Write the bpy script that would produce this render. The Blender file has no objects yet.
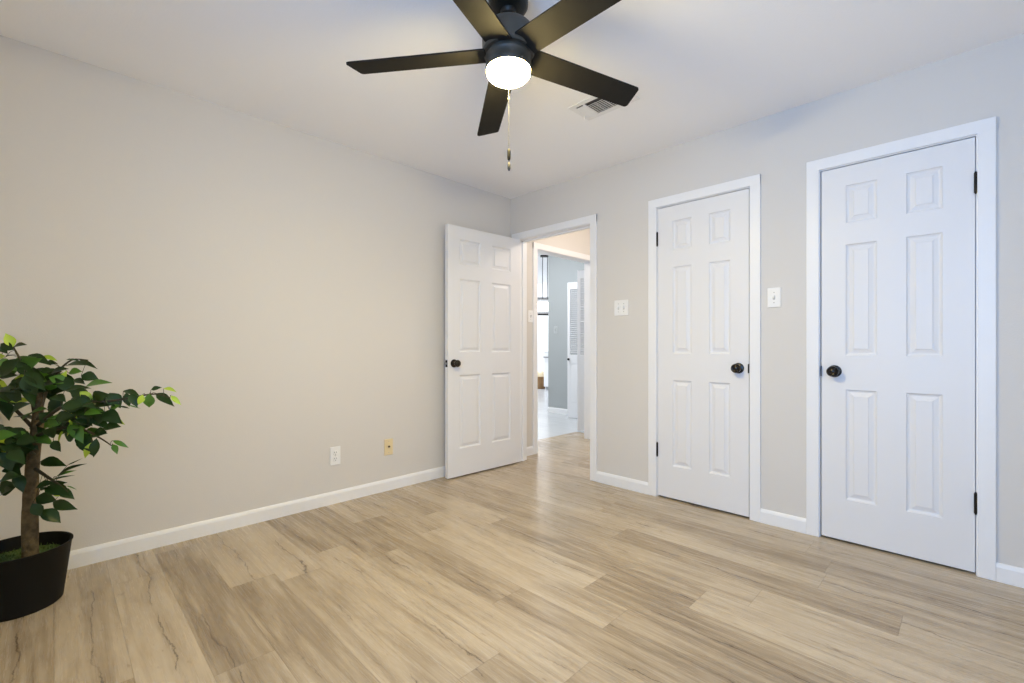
import bpy, bmesh, math, random
from mathutils import Vector, Matrix, Euler
random.seed(7)
C = bpy.context.scene.collection
SC = bpy.context.scene

# ------------------------------------------------------------------ camera
FPX, CU, CV, CAMZ = 458.2, 512.0, 346.5, 1.06
cam_d = bpy.data.cameras.new('camera')
cam_d.sensor_width = 36.0
cam_d.lens = 36.0 * FPX / 1024.0
cam_d.shift_y = (CV - 341.5) / 1024.0
cam_d.clip_start = 0.02
cam = bpy.data.objects.new('camera', cam_d)
cam.location = (0, 0, CAMZ)
cam.rotation_euler = (math.pi / 2, 0, -math.pi / 4)
C.objects.link(cam)
SC.camera = cam

# ------------------------------------------------------------------ world, light, exposure
SC.view_settings.view_transform = 'Standard'
SC.view_settings.look = 'None'
SC.view_settings.gamma = 1.0
SC.view_settings.use_curve_mapping = False
SC.view_settings.exposure = -0.07
w = bpy.data.worlds.new('world')
SC.world = w
w.use_nodes = True
bg = w.node_tree.nodes['Background']
bg.inputs['Color'].default_value = (0.75, 0.86, 1.0, 1)
bg.inputs['Strength'].default_value = 1.5
SC.cycles.max_bounces = 10
SC.cycles.diffuse_bounces = 8
SC.cycles.sample_clamp_indirect = 6.0

def area(name, loc, direction, sx, sy, power, col):
    l = bpy.data.lights.new(name, 'AREA')
    l.shape = 'RECTANGLE'
    l.size, l.size_y, l.energy, l.color = sx, sy, power, col
    o = bpy.data.objects.new(name, l)
    o.location = loc
    o.rotation_euler = Vector(direction).to_track_quat('-Z', 'Y').to_euler()
    C.objects.link(o)
    return o

# daylight through the window behind the camera
area('window_daylight', (-0.72, 0.15, 1.45), (1, -0.22, 0.25), 1.3, 1.5, 72, (0.15, 0.44, 0.98))
# lamps in the hall and daylight in the far room
LAMP_HALL = (3.75, 2.0, 2.30)
area('entry_fill', (4.1, 4.5, 2.66), (0.1, 0.0, -1), 1.2, 1.6, 55, (0.97, 0.99, 1.0))  # ceiling panel added to brighten the entry and its louvered doors
area('dining_daylight', (7.6, 8.6, 2.55), (0.2, -0.1, -1), 2.4, 2.4, 112, (0.97, 0.98, 1.0))
GLOBE_STRENGTH = 500.0

# ------------------------------------------------------------------ materials
def mat(name, col, rough=0.5, metal=0.0, spec=0.5, bump=None, emit=None, vary=None, coat=0.0):
    m = bpy.data.materials.new(name)
    m.use_nodes = True
    nt = m.node_tree
    b = nt.nodes['Principled BSDF']
    b.inputs['Base Color'].default_value = (*col, 1)
    b.inputs['Roughness'].default_value = rough
    b.inputs['Metallic'].default_value = metal
    b.inputs['Specular IOR Level'].default_value = spec
    b.inputs['Coat Weight'].default_value = coat
    if bump or vary:
        tc = nt.nodes.new('ShaderNodeTexCoord')
    if bump:
        scale, strength, dist = bump
        n = nt.nodes.new('ShaderNodeTexNoise')
        n.inputs['Scale'].default_value = scale
        n.inputs['Detail'].default_value = 3
        bp = nt.nodes.new('ShaderNodeBump')
        bp.inputs['Strength'].default_value = strength
        bp.inputs['Distance'].default_value = dist
        nt.links.new(tc.outputs['Object'], n.inputs['Vector'])
        nt.links.new(n.outputs['Fac'], bp.inputs['Height'])
        nt.links.new(bp.outputs['Normal'], b.inputs['Normal'])
    if vary:
        scale, c2 = vary
        n2 = nt.nodes.new('ShaderNodeTexNoise')
        n2.inputs['Scale'].default_value = scale
        n2.inputs['Detail'].default_value = 4
        mx = nt.nodes.new('ShaderNodeMix')
        mx.data_type = 'RGBA'
        mx.inputs['A'].default_value = (*col, 1)
        mx.inputs['B'].default_value = (*c2, 1)
        nt.links.new(tc.outputs['Object'], n2.inputs['Vector'])
        nt.links.new(n2.outputs['Fac'], mx.inputs['Factor'])
        nt.links.new(mx.outputs['Result'], b.inputs['Base Color'])
    if emit:
        b.inputs['Emission Color'].default_value = (*emit[0], 1)
        b.inputs['Emission Strength'].default_value = emit[1]
    return m

M = {}
M['wall'] = mat('wall_paint', (0.70, 0.675, 0.64), 0.75, spec=0.25, bump=(170, 0.16, 0.004))
M['grey_wall'] = mat('grey_wall_paint', (0.40, 0.425, 0.432), 0.75, spec=0.25, bump=(170, 0.15, 0.004))
M['white_wall'] = mat('white_wall_paint', (0.86, 0.87, 0.88), 0.75, spec=0.25, bump=(170, 0.1, 0.004))
M['ceiling'] = mat('ceiling_paint', (0.93, 0.93, 0.94), 0.85, spec=0.2, bump=(120, 0.2, 0.004))
M['trim'] = mat('trim_paint', (0.86, 0.865, 0.875), 0.38, spec=0.4, bump=(60, 0.03, 0.002))
M['door'] = mat('door_paint', (0.80, 0.80, 0.81), 0.42, spec=0.4, bump=(90, 0.04, 0.002))
M['plate'] = mat('white_plastic', (0.88, 0.88, 0.87), 0.3, vary=(40, (0.85, 0.85, 0.84)))
M['ivory'] = mat('ivory_plastic', (0.80, 0.67, 0.42), 0.35, vary=(40, (0.77, 0.64, 0.39)))
M['slot'] = mat('dark_slot', (0.03, 0.03, 0.03), 0.6, vary=(40, (0.05, 0.05, 0.05)))
M['screw'] = mat('screw_metal', (0.55, 0.55, 0.53), 0.35, 0.9, vary=(60, (0.4, 0.4, 0.4)))
M['bronze'] = mat('black_bronze', (0.012, 0.011, 0.010), 0.22, 0.6, vary=(30, (0.03, 0.025, 0.02)))
M['old_bronze'] = mat('aged_bronze', (0.055, 0.042, 0.03), 0.3, 0.8, vary=(30, (0.03, 0.025, 0.02)))
M['fan'] = mat('fan_bronze', (0.0145, 0.0135, 0.012), 0.7, 0.0, spec=0.10, vary=(18, (0.020, 0.0185, 0.016)))
M['housing_lit'] = mat('fan_housing_lit', (0.050, 0.042, 0.030), 0.45, spec=0.5, vary=(18, (0.058, 0.049, 0.036)))  # same bronze as the blades, lightened to hold window light in its colour
M['canopy'] = mat('fan_canopy', (0.018, 0.019, 0.018), 0.35, 0.4, vary=(18, (0.028, 0.028, 0.025)))
M['steel'] = mat('brushed_steel', (0.62, 0.62, 0.6), 0.3, 1.0, vary=(40, (0.5, 0.5, 0.5)))
M['chain'] = mat('chain_metal', (0.05, 0.05, 0.046), 0.6, 0.0, spec=0.3, vary=(40, (0.035, 0.035, 0.03)))
M['slot_light'] = mat('switch_slot', (0.55, 0.55, 0.54), 0.6, vary=(40, (0.5, 0.5, 0.5)))
M['plate_grey'] = mat('painted_plate', (0.47, 0.495, 0.50), 0.5, vary=(40, (0.45, 0.475, 0.48)))
M['globe'] = mat('lit_glass', (0.95, 0.93, 0.88), 0.3, emit=((1.0, 0.79, 0.34), GLOBE_STRENGTH), vary=(5, (0.93, 0.92, 0.88)))
M['vent'] = mat('vent_white', (0.88, 0.88, 0.88), 0.4, vary=(30, (0.77, 0.77, 0.77)))
M['pot'] = mat('pot_black', (0.007, 0.007, 0.006), 0.6, spec=0.15, bump=(25, 0.05, 0.01), vary=(9, (0.010, 0.010, 0.009)))
M['bark'] = mat('bark', (0.23, 0.17, 0.085), 0.85, spec=0.2, bump=(55, 0.8, 0.012), vary=(46, (0.006, 0.004, 0.002)))
M['twig'] = mat('twig', (0.060, 0.048, 0.024), 0.8, vary=(60, (0.035, 0.03, 0.015)))
M['moss'] = mat('moss', (0.10, 0.16, 0.03), 0.9, vary=(60, (0.03, 0.06, 0.012)))
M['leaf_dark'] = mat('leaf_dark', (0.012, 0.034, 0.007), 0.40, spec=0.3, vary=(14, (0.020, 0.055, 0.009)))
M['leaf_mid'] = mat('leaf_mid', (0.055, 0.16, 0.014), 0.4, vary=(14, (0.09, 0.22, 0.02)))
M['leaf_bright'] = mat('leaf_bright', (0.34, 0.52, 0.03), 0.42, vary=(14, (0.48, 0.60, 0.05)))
M['wicker'] = mat('wicker', (0.36, 0.21, 0.09), 0.7, bump=(60, 0.6, 0.01), vary=(70, (0.17, 0.09, 0.035)))
M['blanket'] = mat('cream_cloth', (0.85, 0.72, 0.50), 0.9, bump=(60, 0.3, 0.01), vary=(20, (0.80, 0.68, 0.46)))
M['black_metal'] = mat('black_metal', (0.015, 0.015, 0.016), 0.4, 0.7, vary=(30, (0.03, 0.03, 0.03)))
M['bulb'] = mat('lit_shade', (0.95, 0.95, 0.93), 0.3, emit=((1.0, 0.95, 0.86), 14.0), vary=(5, (0.93, 0.93, 0.9)))
M['cabinet'] = mat('cabinet_white', (0.84, 0.85, 0.86), 0.4, vary=(10, (0.82, 0.83, 0.84)))

def plank_mat(name, pw, plen, ramp, crack, rough, seam=0.30, grain_col=0.34, along_y=True, figure=1.0, crack_mix=0.85):
    m = bpy.data.materials.new(name)
    m.use_nodes = True
    nt = m.node_tree
    N, Lk = nt.nodes.new, nt.links.new
    b = nt.nodes['Principled BSDF']
    geo = N('ShaderNodeNewGeometry')
    sep = N('ShaderNodeSeparateXYZ')
    Lk(geo.outputs['Position'], sep.inputs[0])
    X, Y = (sep.outputs['X'], sep.outputs['Y']) if along_y else (sep.outputs['Y'], sep.outputs['X'])
    def math_(op, a, bb=None, c=None):
        n = N('ShaderNodeMath'); n.operation = op
        for i, v in enumerate((a, bb, c)):
            if v is None: continue
            if isinstance(v, (int, float)): n.inputs[i].default_value = v
            else: Lk(v, n.inputs[i])
        return n.outputs[0]
    def comb(x, y, z):
        n = N('ShaderNodeCombineXYZ')
        for i, v in enumerate((x, y, z)):
            if isinstance(v, (int, float)): n.inputs[i].default_value = v
            else: Lk(v, n.inputs[i])
        return n.outputs[0]
    def wn(v):
        n = N('ShaderNodeTexWhiteNoise'); n.noise_dimensions = '3D'; Lk(v, n.inputs['Vector']); return n.outputs['Value']
    def mix(f, a, c, bl='MIX'):
        n = N('ShaderNodeMix'); n.data_type = 'RGBA'; n.blend_type = bl
        for k, v in (('Factor', f), ('A', a), ('B', c)):
            if isinstance(v, (int, float)): n.inputs[k].default_value = v
            elif isinstance(v, tuple): n.inputs[k].default_value = (*v, 1)
            else: Lk(v, n.inputs[k])
        return n.outputs['Result']
    def noise(v, scale, detail, rgh=0.5, dist=0.0):
        n = N('ShaderNodeTexNoise')
        n.inputs['Scale'].default_value = scale; n.inputs['Detail'].default_value = detail
        n.inputs['Roughness'].default_value = rgh; n.inputs['Distortion'].default_value = dist
        Lk(v, n.inputs['Vector']); return n.outputs['Fac']
    def mapr(v, a, c, lo=0.0, hi=1.0):
        n = N('ShaderNodeMapRange'); n.clamp = True
        n.inputs[1].default_value = a; n.inputs[2].default_value = c; n.inputs[3].default_value = lo; n.inputs[4].default_value = hi
        Lk(v, n.inputs[0]); return n.outputs[0]
    xs = math_('DIVIDE', X, pw)
    row = math_('FLOOR', xs)
    fx = math_('FRACT', xs)
    off = math_('MULTIPLY', wn(comb(row, 3.3, 1.7)), plen)
    ys = math_('DIVIDE', math_('ADD', Y, off), plen)
    colid = math_('FLOOR', ys)
    fy = math_('FRACT', ys)
    rid = wn(comb(row, colid, 0.5))
    rid2 = wn(comb(row, colid, 9.5))
    cr = N('ShaderNodeValToRGB')
    els = cr.color_ramp.elements
    while len(els) < len(ramp): els.new(0.5)
    for e, (p, c) in zip(els, ramp):
        e.position = p; e.color = (*c, 1)
    # broad light/dark figure along each plank, then narrower streaks
    gx = math_('ADD', X, math_('MULTIPLY', rid, 37.0))
    broad = noise(comb(math_('MULTIPLY', gx, 7.0), math_('MULTIPLY', Y, 1.3), math_('MULTIPLY', rid2, 20.0)), 1.0, 4, 0.6, 1.1)
    streak = noise(comb(math_('MULTIPLY', gx, 30.0), math_('MULTIPLY', Y, 1.5), math_('MULTIPLY', rid2, 13.0)), 1.0, 4, 0.62, 0.9)
    tone = math_('ADD', math_('MULTIPLY', rid2, 0.30), math_('ADD', math_('MULTIPLY', broad, figure * 0.62), math_('MULTIPLY', streak, figure * 0.95)))
    Lk(math_('SUBTRACT', tone, figure * 0.785 - 0.35), cr.inputs['Fac'])
    base = cr.outputs['Color']
    fine = noise(comb(math_('MULTIPLY', gx, 130.0), math_('MULTIPLY', Y, 4.5), math_('MULTIPLY', rid, 9.0)), 1.0, 4, 0.65, 0.3)
    base = mix(mapr(fine, 0.45, 0.75, 0.0, grain_col), base, crack)
    # darker cracks wandering along some planks, with a soft dark margin
    warp = noise(comb(math_('MULTIPLY', gx, 4.0), math_('MULTIPLY', Y, 2.0), 4.0), 1.0, 8, 0.62)
    line = math_('ABSOLUTE', math_('SUBTRACT', math_('ADD', fx, math_('MULTIPLY', math_('SUBTRACT', warp, 0.5), 0.85)), math_('ADD', 0.3, math_('MULTIPLY', rid2, 0.4))))
    lmask = mapr(line, 0.0, 0.019, 1.0, 0.0)
    seg = noise(comb(math_('MULTIPLY', gx, 1.0), math_('MULTIPLY', Y, 2.1), math_('MULTIPLY', rid, 31.0)), 1.0, 5, 0.65)
    lmask = math_('MULTIPLY', lmask, mapr(seg, 0.46, 0.54))
    halo = math_('MULTIPLY', mapr(line, 0.0, 0.20, 1.0, 0.0), mapr(seg, 0.42, 0.62))
    base = mix(math_('MULTIPLY', halo, 0.26), base, crack)
    base = mix(math_('MULTIPLY', lmask, crack_mix), base, tuple(c * 0.42 for c in crack))
    speck = noise(comb(math_('MULTIPLY', gx, 42.0), math_('MULTIPLY', Y, 13.0), math_('MULTIPLY', rid2, 7.0)), 1.0, 2, 0.5)
    base = mix(mapr(speck, 0.70, 0.80, 0.0, crack_mix * 0.7), base, crack)
    # seams
    ex = math_('MULTIPLY', math_('MINIMUM', fx, math_('SUBTRACT', 1.0, fx)), pw)
    ey = math_('MULTIPLY', math_('MINIMUM', fy, math_('SUBTRACT', 1.0, fy)), plen)
    sm = mapr(math_('MINIMUM', ex, ey), 0.0006, 0.0022, 1.0, 0.0)
    base = mix(math_('MULTIPLY', sm, seam), base, tuple(c * 0.45 for c in crack))
    Lk(base, b.inputs['Base Color'])
    Lk(mapr(fine, 0.3, 0.8, rough - 0.03, rough + 0.09), b.inputs['Roughness'])
    b.inputs['Specular IOR Level'].default_value = 0.5
    bp = N('ShaderNodeBump')
    bp.inputs['Strength'].default_value = 0.10; bp.inputs['Distance'].default_value = 0.002
    Lk(math_('SUBTRACT', math_('MULTIPLY', fine, 0.35), math_('ADD', sm, math_('MULTIPLY', lmask, 0.5))), bp.inputs['Height'])
    Lk(bp.outputs['Normal'], b.inputs['Normal'])
    return m

M['floor'] = plank_mat('oak_planks', 0.182, 1.22,
    [(0.0, (0.165, 0.120, 0.076)), (0.30, (0.315, 0.245, 0.163)), (0.58, (0.475, 0.388, 0.278)), (1.0, (0.61, 0.52, 0.395))],
    (0.17, 0.115, 0.07), 0.24)
M['tile'] = plank_mat('grey_tile', 0.30, 0.61,
    [(0.0, (0.50, 0.52, 0.55)), (0.5, (0.58, 0.60, 0.62)), (1.0, (0.66, 0.68, 0.70))],
    (0.38, 0.40, 0.43), 0.2, seam=0.35, grain_col=0.10, figure=0.6, crack_mix=0.0)

# ------------------------------------------------------------------ mesh helpers
def link(name, bm, material, parent=None, smooth=False, loc=None):
    me = bpy.data.meshes.new(name)
    bmesh.ops.recalc_face_normals(bm, faces=bm.faces)
    bm.to_mesh(me)
    bm.free()
    mats = material if isinstance(material, (list, tuple)) else [material]
    for k in mats:
        me.materials.append(M[k])
    if smooth:
        for p in me.polygons: p.use_smooth = True
        if smooth != 'all':
            me.set_sharp_from_angle(angle=math.radians(38))
    o = bpy.data.objects.new(name, me)
    C.objects.link(o)
    if parent: o.parent = parent
    if loc: o.location = loc
    return o

def tag(o, label=None, cat=None, group=None, kind=None):
    if label: o['label'] = label
    if cat: o['category'] = cat
    if group: o['group'] = group
    if kind: o['kind'] = kind
    return o

def empty(name, loc=(0, 0, 0), rot=(0, 0, 0)):
    o = bpy.data.objects.new(name, None)
    o.empty_display_size = 0.05
    C.objects.link(o)
    o.location = loc
    o.rotation_euler = rot
    return o

def box(bm, x0, x1, y0, y1, z0, z1, bev=0.0):
    g = bmesh.ops.create_cube(bm, size=1.0)
    vs = g['verts']
    for v in vs:
        v.co = Vector(((x0 + x1) / 2 + v.co.x * (x1 - x0), (y0 + y1) / 2 + v.co.y * (y1 - y0), (z0 + z1) / 2 + v.co.z * (z1 - z0)))
    if bev > 0:
        es = list({e for v in vs for e in v.link_edges})
        bmesh.ops.bevel(bm, geom=es, offset=bev, segments=2, affect='EDGES', profile=0.5)
    return vs

def B_(*a, **k):
    bm = bmesh.new(); box(bm, *a, **k); return bm

def lathe(bm, prof, seg=32, mx=None, cap=True):
    """prof = [(r, z)...], revolved about z, then moved by the matrix mx"""
    rings = []
    for r, z in prof:
        ring = []
        if r < 1e-6:
            ring = [bm.verts.new((0, 0, z))]
        else:
            for i in range(seg):
                a = 2 * math.pi * i / seg
                ring.append(bm.verts.new((r * math.cos(a), r * math.sin(a), z)))
        rings.append(ring)
    for a, b in zip(rings, rings[1:]):
        for i in range(seg):
            j = (i + 1) % seg
            if len(a) == 1 and len(b) == 1: continue
            if len(a) == 1: bm.faces.new((a[0], b[i], b[j]))
            elif len(b) == 1: bm.faces.new((a[i], a[j], b[0]))
            else: bm.faces.new((a[i], a[j], b[j], b[i]))
    if cap:
        for r in (rings[0], rings[-1]):
            if len(r) > 2: bm.faces.new(r)
    if mx is not None:
        for ring in rings:
            for v in ring: v.co = mx @ v.co

def tube(bm, pts, rad, seg=8):
    pts = [Vector(p) for p in pts]
    rads = rad if isinstance(rad, (list, tuple)) else [rad] * len(pts)
    prev = None
    rings = []
    up = Vector((0.31, 0.17, 0.93)).normalized()
    for i, p in enumerate(pts):
        d = (pts[min(i + 1, len(pts) - 1)] - pts[max(i - 1, 0)]).normalized()
        s = d.cross(up)
        if s.length < 0.05: s = d.cross(Vector((1, 0, 0)))
        s.normalize()
        t = s.cross(d).normalized()
        rings.append([bm.verts.new(p + (s * math.cos(2 * math.pi * k / seg) + t * math.sin(2 * math.pi * k / seg)) * rads[i]) for k in range(seg)])
    for a, b in zip(rings, rings[1:]):
        for k in range(seg):
            j = (k + 1) % seg
            bm.faces.new((a[k], a[j], b[j], b[k]))
    bm.faces.new(rings[0]); bm.faces.new(rings[-1])

def struct(name, bm, material, parent=None, label=None, cat=None, **k):
    o = link(name, bm, material, parent, **k)
    if parent is None: tag(o, label, cat, kind='structure')
    return o

# ------------------------------------------------------------------ room shell
XB, YA, ZC = 3.02, 3.04, 2.44          # door wall x, long blank wall y, ceiling height
XN, YN = -0.56, -0.56                  # walls behind the camera
TH = 0.11
bm = B_(XN - 0.3, 4.60, YN - 0.3, 3.47, -0.12, 0.0)
struct('floor', bm, 'floor', label='light oak plank floor of the bedroom and hall', cat='floor')
bm = bmesh.new()
box(bm, 2.6, 4.60, 3.47, 13.0, -0.12, 0.0)
box(bm, 4.60, 13.0, 2.3, 13.0, -0.12, 0.0)
struct('floor_tile', bm, 'tile', label='grey tiled floor beyond the hall', cat='floor')
struct('ceiling', B_(XN - 0.3, XB + TH, YN - 0.3, YA + TH, ZC, ZC + 0.1), 'ceiling', label='white bedroom ceiling', cat='ceiling')

bm = bmesh.new()                        # long blank wall, window wall, etc.
box(bm, XN - TH, XB + TH, YA, YA + TH, 0, ZC)
struct('wall_left', bm, 'wall', label='long blank greige wall behind the potted tree', cat='wall')

# openings in the door wall: (y0, y1, ztop)
DOORWAY = (2.137, 2.935)
CL1 = (0.958, 1.565)
CL2 = (-0.019, 0.591)
OPT = 2.036
bm = bmesh.new()
JT = 0.016                               # jamb boards line the rough openings
edges = [YN - TH, CL2[0] - JT, CL2[1] + JT, CL1[0] - JT, CL1[1] + JT, DOORWAY[0] - JT, DOORWAY[1] + JT, YA]
for i in range(0, len(edges), 2):
    box(bm, XB, XB + TH, edges[i], edges[i + 1], 0, ZC)
for o in (CL2, CL1, DOORWAY):
    box(bm, XB, XB + TH, o[0] - JT, o[1] + JT, OPT + JT, ZC)
struct('wall_right', bm, 'wall', label='greige wall with the two closet doors and the doorway', cat='wall')

def wall_with_window(name, axis, at, lo, hi, a0, a1, z0, z1, lab):
    bm = bmesh.new()
    def bx(p0, p1, q0, q1):
        if axis == 'x': box(bm, at - TH, at, p0, p1, q0, q1)
        else: box(bm, p0, p1, at - TH, at, q0, q1)
    bx(lo, a0, 0, ZC); bx(a1, hi, 0, ZC); bx(a0, a1, 0, z0); bx(a0, a1, z1, ZC)
    struct(name, bm, 'wall', label=lab, cat='wall')
WIN1 = (-0.45, 0.75, 0.75, 2.12)
wall_with_window('wall_back', 'x', XN, YN - TH, YA + TH, *WIN1, 'wall with the wide window behind the camera')
struct('wall_side', B_(XN, XB + TH, YN - TH, YN, 0, ZC), 'wall', label='plain wall behind the camera beside the closets', cat='wall')
def window(name, axis, at, a0, a1, z0, z1, lab):
    r = empty(name, (at - 0.06, (a0 + a1) / 2, z0) if axis == 'x' else ((a0 + a1) / 2, at - 0.06, z0))
    tag(r, lab, 'window', kind='structure')
    hw, h = (a1 - a0) / 2, z1 - z0
    if axis == 'y': r.rotation_euler = (0, 0, math.pi / 2)
    bm = bmesh.new()
    t = 0.045
    box(bm, -0.03, 0.03, -hw, -hw + t, 0, h); box(bm, -0.03, 0.03, hw - t, hw, 0, h)
    box(bm, -0.03, 0.03, -hw, hw, 0, t); box(bm, -0.03, 0.03, -hw, hw, h - t, h)
    box(bm, -0.02, 0.02, -hw, hw, h / 2 - 0.02, h / 2 + 0.02); box(bm, -0.02, 0.02, -0.02, 0.02, 0, h)
    link('window_frame', bm, 'trim', r)
    sx = 1 if axis == 'x' else 1
    link('window_sill', B_(-0.03, 0.10, -hw - 0.04, hw + 0.04, -0.025, 0.0, bev=0.004), 'trim', r)
window('window_1', 'x', XN, *WIN1, 'wide white window behind the camera')

# closet interiors (dark boxes behind the two closed doors)
for i, o in enumerate((CL1, CL2)):
    bm = bmesh.new()
    y0, y1 = o[0] - 0.05, o[1] + 0.05
    box(bm, XB + TH + 0.5, XB + TH + 0.53, y0, y1, 0, ZC)
    box(bm, XB + TH, XB + TH + 0.5, y0 - 0.03, y0, 0, ZC)
    box(bm, XB + TH, XB + TH + 0.5, y1, y1 + 0.03, 0, ZC)
    struct('wall_closet_%d' % (i + 1), bm, 'wall', label=('inside of the closet beside the doorway', 'inside of the closet at the far right')[i], cat='wall')

# ------------------------------------------------------------------ casings, jambs, baseboards
CW, CT = 0.060, 0.014
def casing(name, y0, y1, ztop, lab, right=True, left=True, head_to=None):
    """flat mitred casing round an opening in the door wall, plus its jamb lining"""
    r = empty(name, (XB, (y0 + y1) / 2, 0))
    tag(r, lab, 'door casing', kind='structure')
    bm = bmesh.new()
    yc = (y0 + y1) / 2
    rv = 0.004
    a, b = y0 - rv - yc, y1 + rv - yc
    ha = a - CW
    hb = (head_to - yc) if head_to else b + CW
    zt = ztop + rv
    box(bm, -CT, -0.0005, ha, a, 0, zt + CW, bev=0.0025)
    if left: box(bm, -CT, -0.0005, b, hb, 0, zt + CW, bev=0.0025)
    box(bm, -CT - 0.0004, -0.0005, ha, hb, zt, zt + CW, bev=0.0025)
    link('casing', bm, 'trim', r)
    bm = bmesh.new()
    box(bm, 0.0, TH + 0.001, a + rv - JT + 0.001, a + rv, 0, ztop)
    box(bm, 0.0, TH + 0.001, b - rv, b - rv + JT - 0.001, 0, ztop)
    box(bm, 0.0, TH + 0.001, a + rv - JT + 0.001, b - rv + JT - 0.001, ztop, ztop + JT - 0.001)
    # stops
    box(bm, 0.046, 0.075, a + rv, a + rv + 0.011, 0, ztop); box(bm, 0.046, 0.075, b - rv - 0.011, b - rv, 0, ztop)
    box(bm, 0.046, 0.075, a + rv, b - rv, ztop - 0.012, ztop)
    link('jamb', bm, 'trim', r)
    return r
casing('trim_1', DOORWAY[0], DOORWAY[1], OPT, 'white casing round the open doorway', head_to=3.012)
casing('trim_2', CL1[0], CL1[1], OPT, 'white casing round the closet door nearest the doorway')
casing('trim_3', CL2[0], CL2[1], OPT, 'white casing round the closet door at the far right')

BBH, BBT = 0.083, 0.013
def baseboard(name, p0, p1, nrm, lab):
    """p0->p1 along a wall, nrm = direction into the room; flat board with a sloped top"""
    p0, p1, n = Vector((*p0, 0)), Vector((*p1, 0)), Vector((*nrm, 0))
    bm = bmesh.new()
    prof = [(0, 0), (BBT, 0), (BBT, BBH - 0.018), (BBT - 0.004, BBH - 0.007), (0.005, BBH), (0, BBH)]
    ends = [[bm.verts.new(p + n * d + Vector((0, 0, z))) for d, z in prof] for p in (p0, p1)]
    k = len(prof)
    for i in range(k):
        j = (i + 1) % k
        bm.faces.new((ends[0][i], ends[0][j], ends[1][j], ends[1][i]))
    bm.faces.new(ends[0]); bm.faces.new(ends[1])
    struct(name, bm, 'trim', label=lab, cat='baseboard')
baseboard('baseboard_left', (XN, YA), (XB, YA), (0, -1), 'white baseboard along the long blank wall')
baseboard('baseboard_right', (XB, DOORWAY[0] - 0.0642), (XB, CL1[1] + 0.0642), (-1, 0), 'short white baseboard between doorway and first closet')
baseboard('baseboard_center', (XB, CL1[0] - 0.0642), (XB, CL2[1] + 0.0642), (-1, 0), 'short white baseboard between the two closet doors')
baseboard('baseboard_front', (XB, CL2[0] - 0.0642), (XB, YN), (-1, 0), 'white baseboard right of the last closet door')
baseboard('baseboard_back', (XN, YN), (XN, YA), (1, 0), 'white baseboard under the wide window')
baseboard('baseboard_side', (XN, YN), (XB, YN), (0, 1), 'white baseboard of the plain wall behind the camera')

# ------------------------------------------------------------------ six panel doors
def panel_rects(w, st, mu, zs):
    pw = (w - 2 * st - mu) / 2
    return [(st + k * (pw + mu), st + k * (pw + mu) + pw, z0, z1) for k in (0, 1) for z0, z1 in zs]
ZS = [(0.222, 0.816), (1.0, 1.597), (1.713, 1.916)]
def panel_leaf(w, h, th, rects):
    """leaf: x 0..w, z 0..h, faces at y=0 and y=th, moulded panels on both faces"""
    bm = bmesh.new()
    xs = sorted({0, w, *[r[0] for r in rects], *[r[1] for r in rects]})
    zs = sorted({0, h, *[r[2] for r in rects], *[r[3] for r in rects]})
    for side in (0, 1):
        def P(x, d, z):
            return bm.verts.new((x, d if side == 0 else th - d, z))
        for i in range(len(xs) - 1):
            for j in range(len(zs) - 1):
                cx, cz = (xs[i] + xs[i + 1]) / 2, (zs[j] + zs[j + 1]) / 2
                if any(r[0] < cx < r[1] and r[2] < cz < r[3] for r in rects): continue
                bm.faces.new([P(xs[i], 0, zs[j]), P(xs[i + 1], 0, zs[j]), P(xs[i + 1], 0, zs[j + 1]), P(xs[i], 0, zs[j + 1])])
        rings = [(0, 0), (0.002, 0.005), (0.007, 0.0095), (0.013, 0.0115), (0.015, 0.0115), (0.033, 0.0055), (0.0345, 0.0025), (0.037, 0.0015)]
        for r in rects:
            loops = []
            for o, d in rings:
                loops.append([P(r[0] + o, d, r[2] + o), P(r[1] - o, d, r[2] + o), P(r[1] - o, d, r[3] - o), P(r[0] + o, d, r[3] - o)])
            for a, b in zip(loops, loops[1:]):
                for k in range(4):
                    j = (k + 1) % 4
                    bm.faces.new((a[k], a[j], b[j], b[k]))
            bm.faces.new(loops[-1])
    for x in (0, w):
        bm.faces.new([bm.verts.new(p) for p in ((x, 0, 0), (x, th, 0), (x, th, h), (x, 0, h))])
    for z in (0, h):
        bm.faces.new([bm.verts.new(p) for p in ((0, 0, z), (w, 0, z), (w, th, z), (0, th, z))])
    bmesh.ops.remove_doubles(bm, verts=bm.verts, dist=1e-5)
    return bm

KNOB = [(0.0, 0.0), (0.033, 0.0), (0.033, 0.004), (0.030, 0.008), (0.016, 0.011), (0.0125, 0.014), (0.0125, 0.027), (0.017, 0.031),
        (0.0245, 0.037), (0.0285, 0.045), (0.0285, 0.052), (0.024, 0.060), (0.016, 0.0645), (0.013, 0.0635), (0.007, 0.066), (0.0, 0.067)]
def knob(parent, x, z, y, out, material, name='knob'):
    bm = bmesh.new()
    lathe(bm, KNOB, 32, Matrix.Rotation(math.radians(90 if out < 0 else -90), 4, 'X'))
    o = link(name, bm, material, parent, smooth=True, loc=(x, y, z))
    return o

def hinge(parent, x, z, y, out=-1):
    """knuckle barrel with tips and the two leaf edges"""
    bm = bmesh.new()
    lathe(bm, [(0, -0.053), (0.003, -0.052), (0.0045, -0.047), (0.0062, -0.046), (0.0062, 0.046), (0.0045, 0.047), (0.003, 0.052), (0, 0.053)], 14)
    box(bm, -0.004, 0.004, 0.0, 0.009, -0.046, 0.046)
    return link('hinge', bm, 'bronze', parent, smooth=True, loc=(x, y, z))

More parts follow.
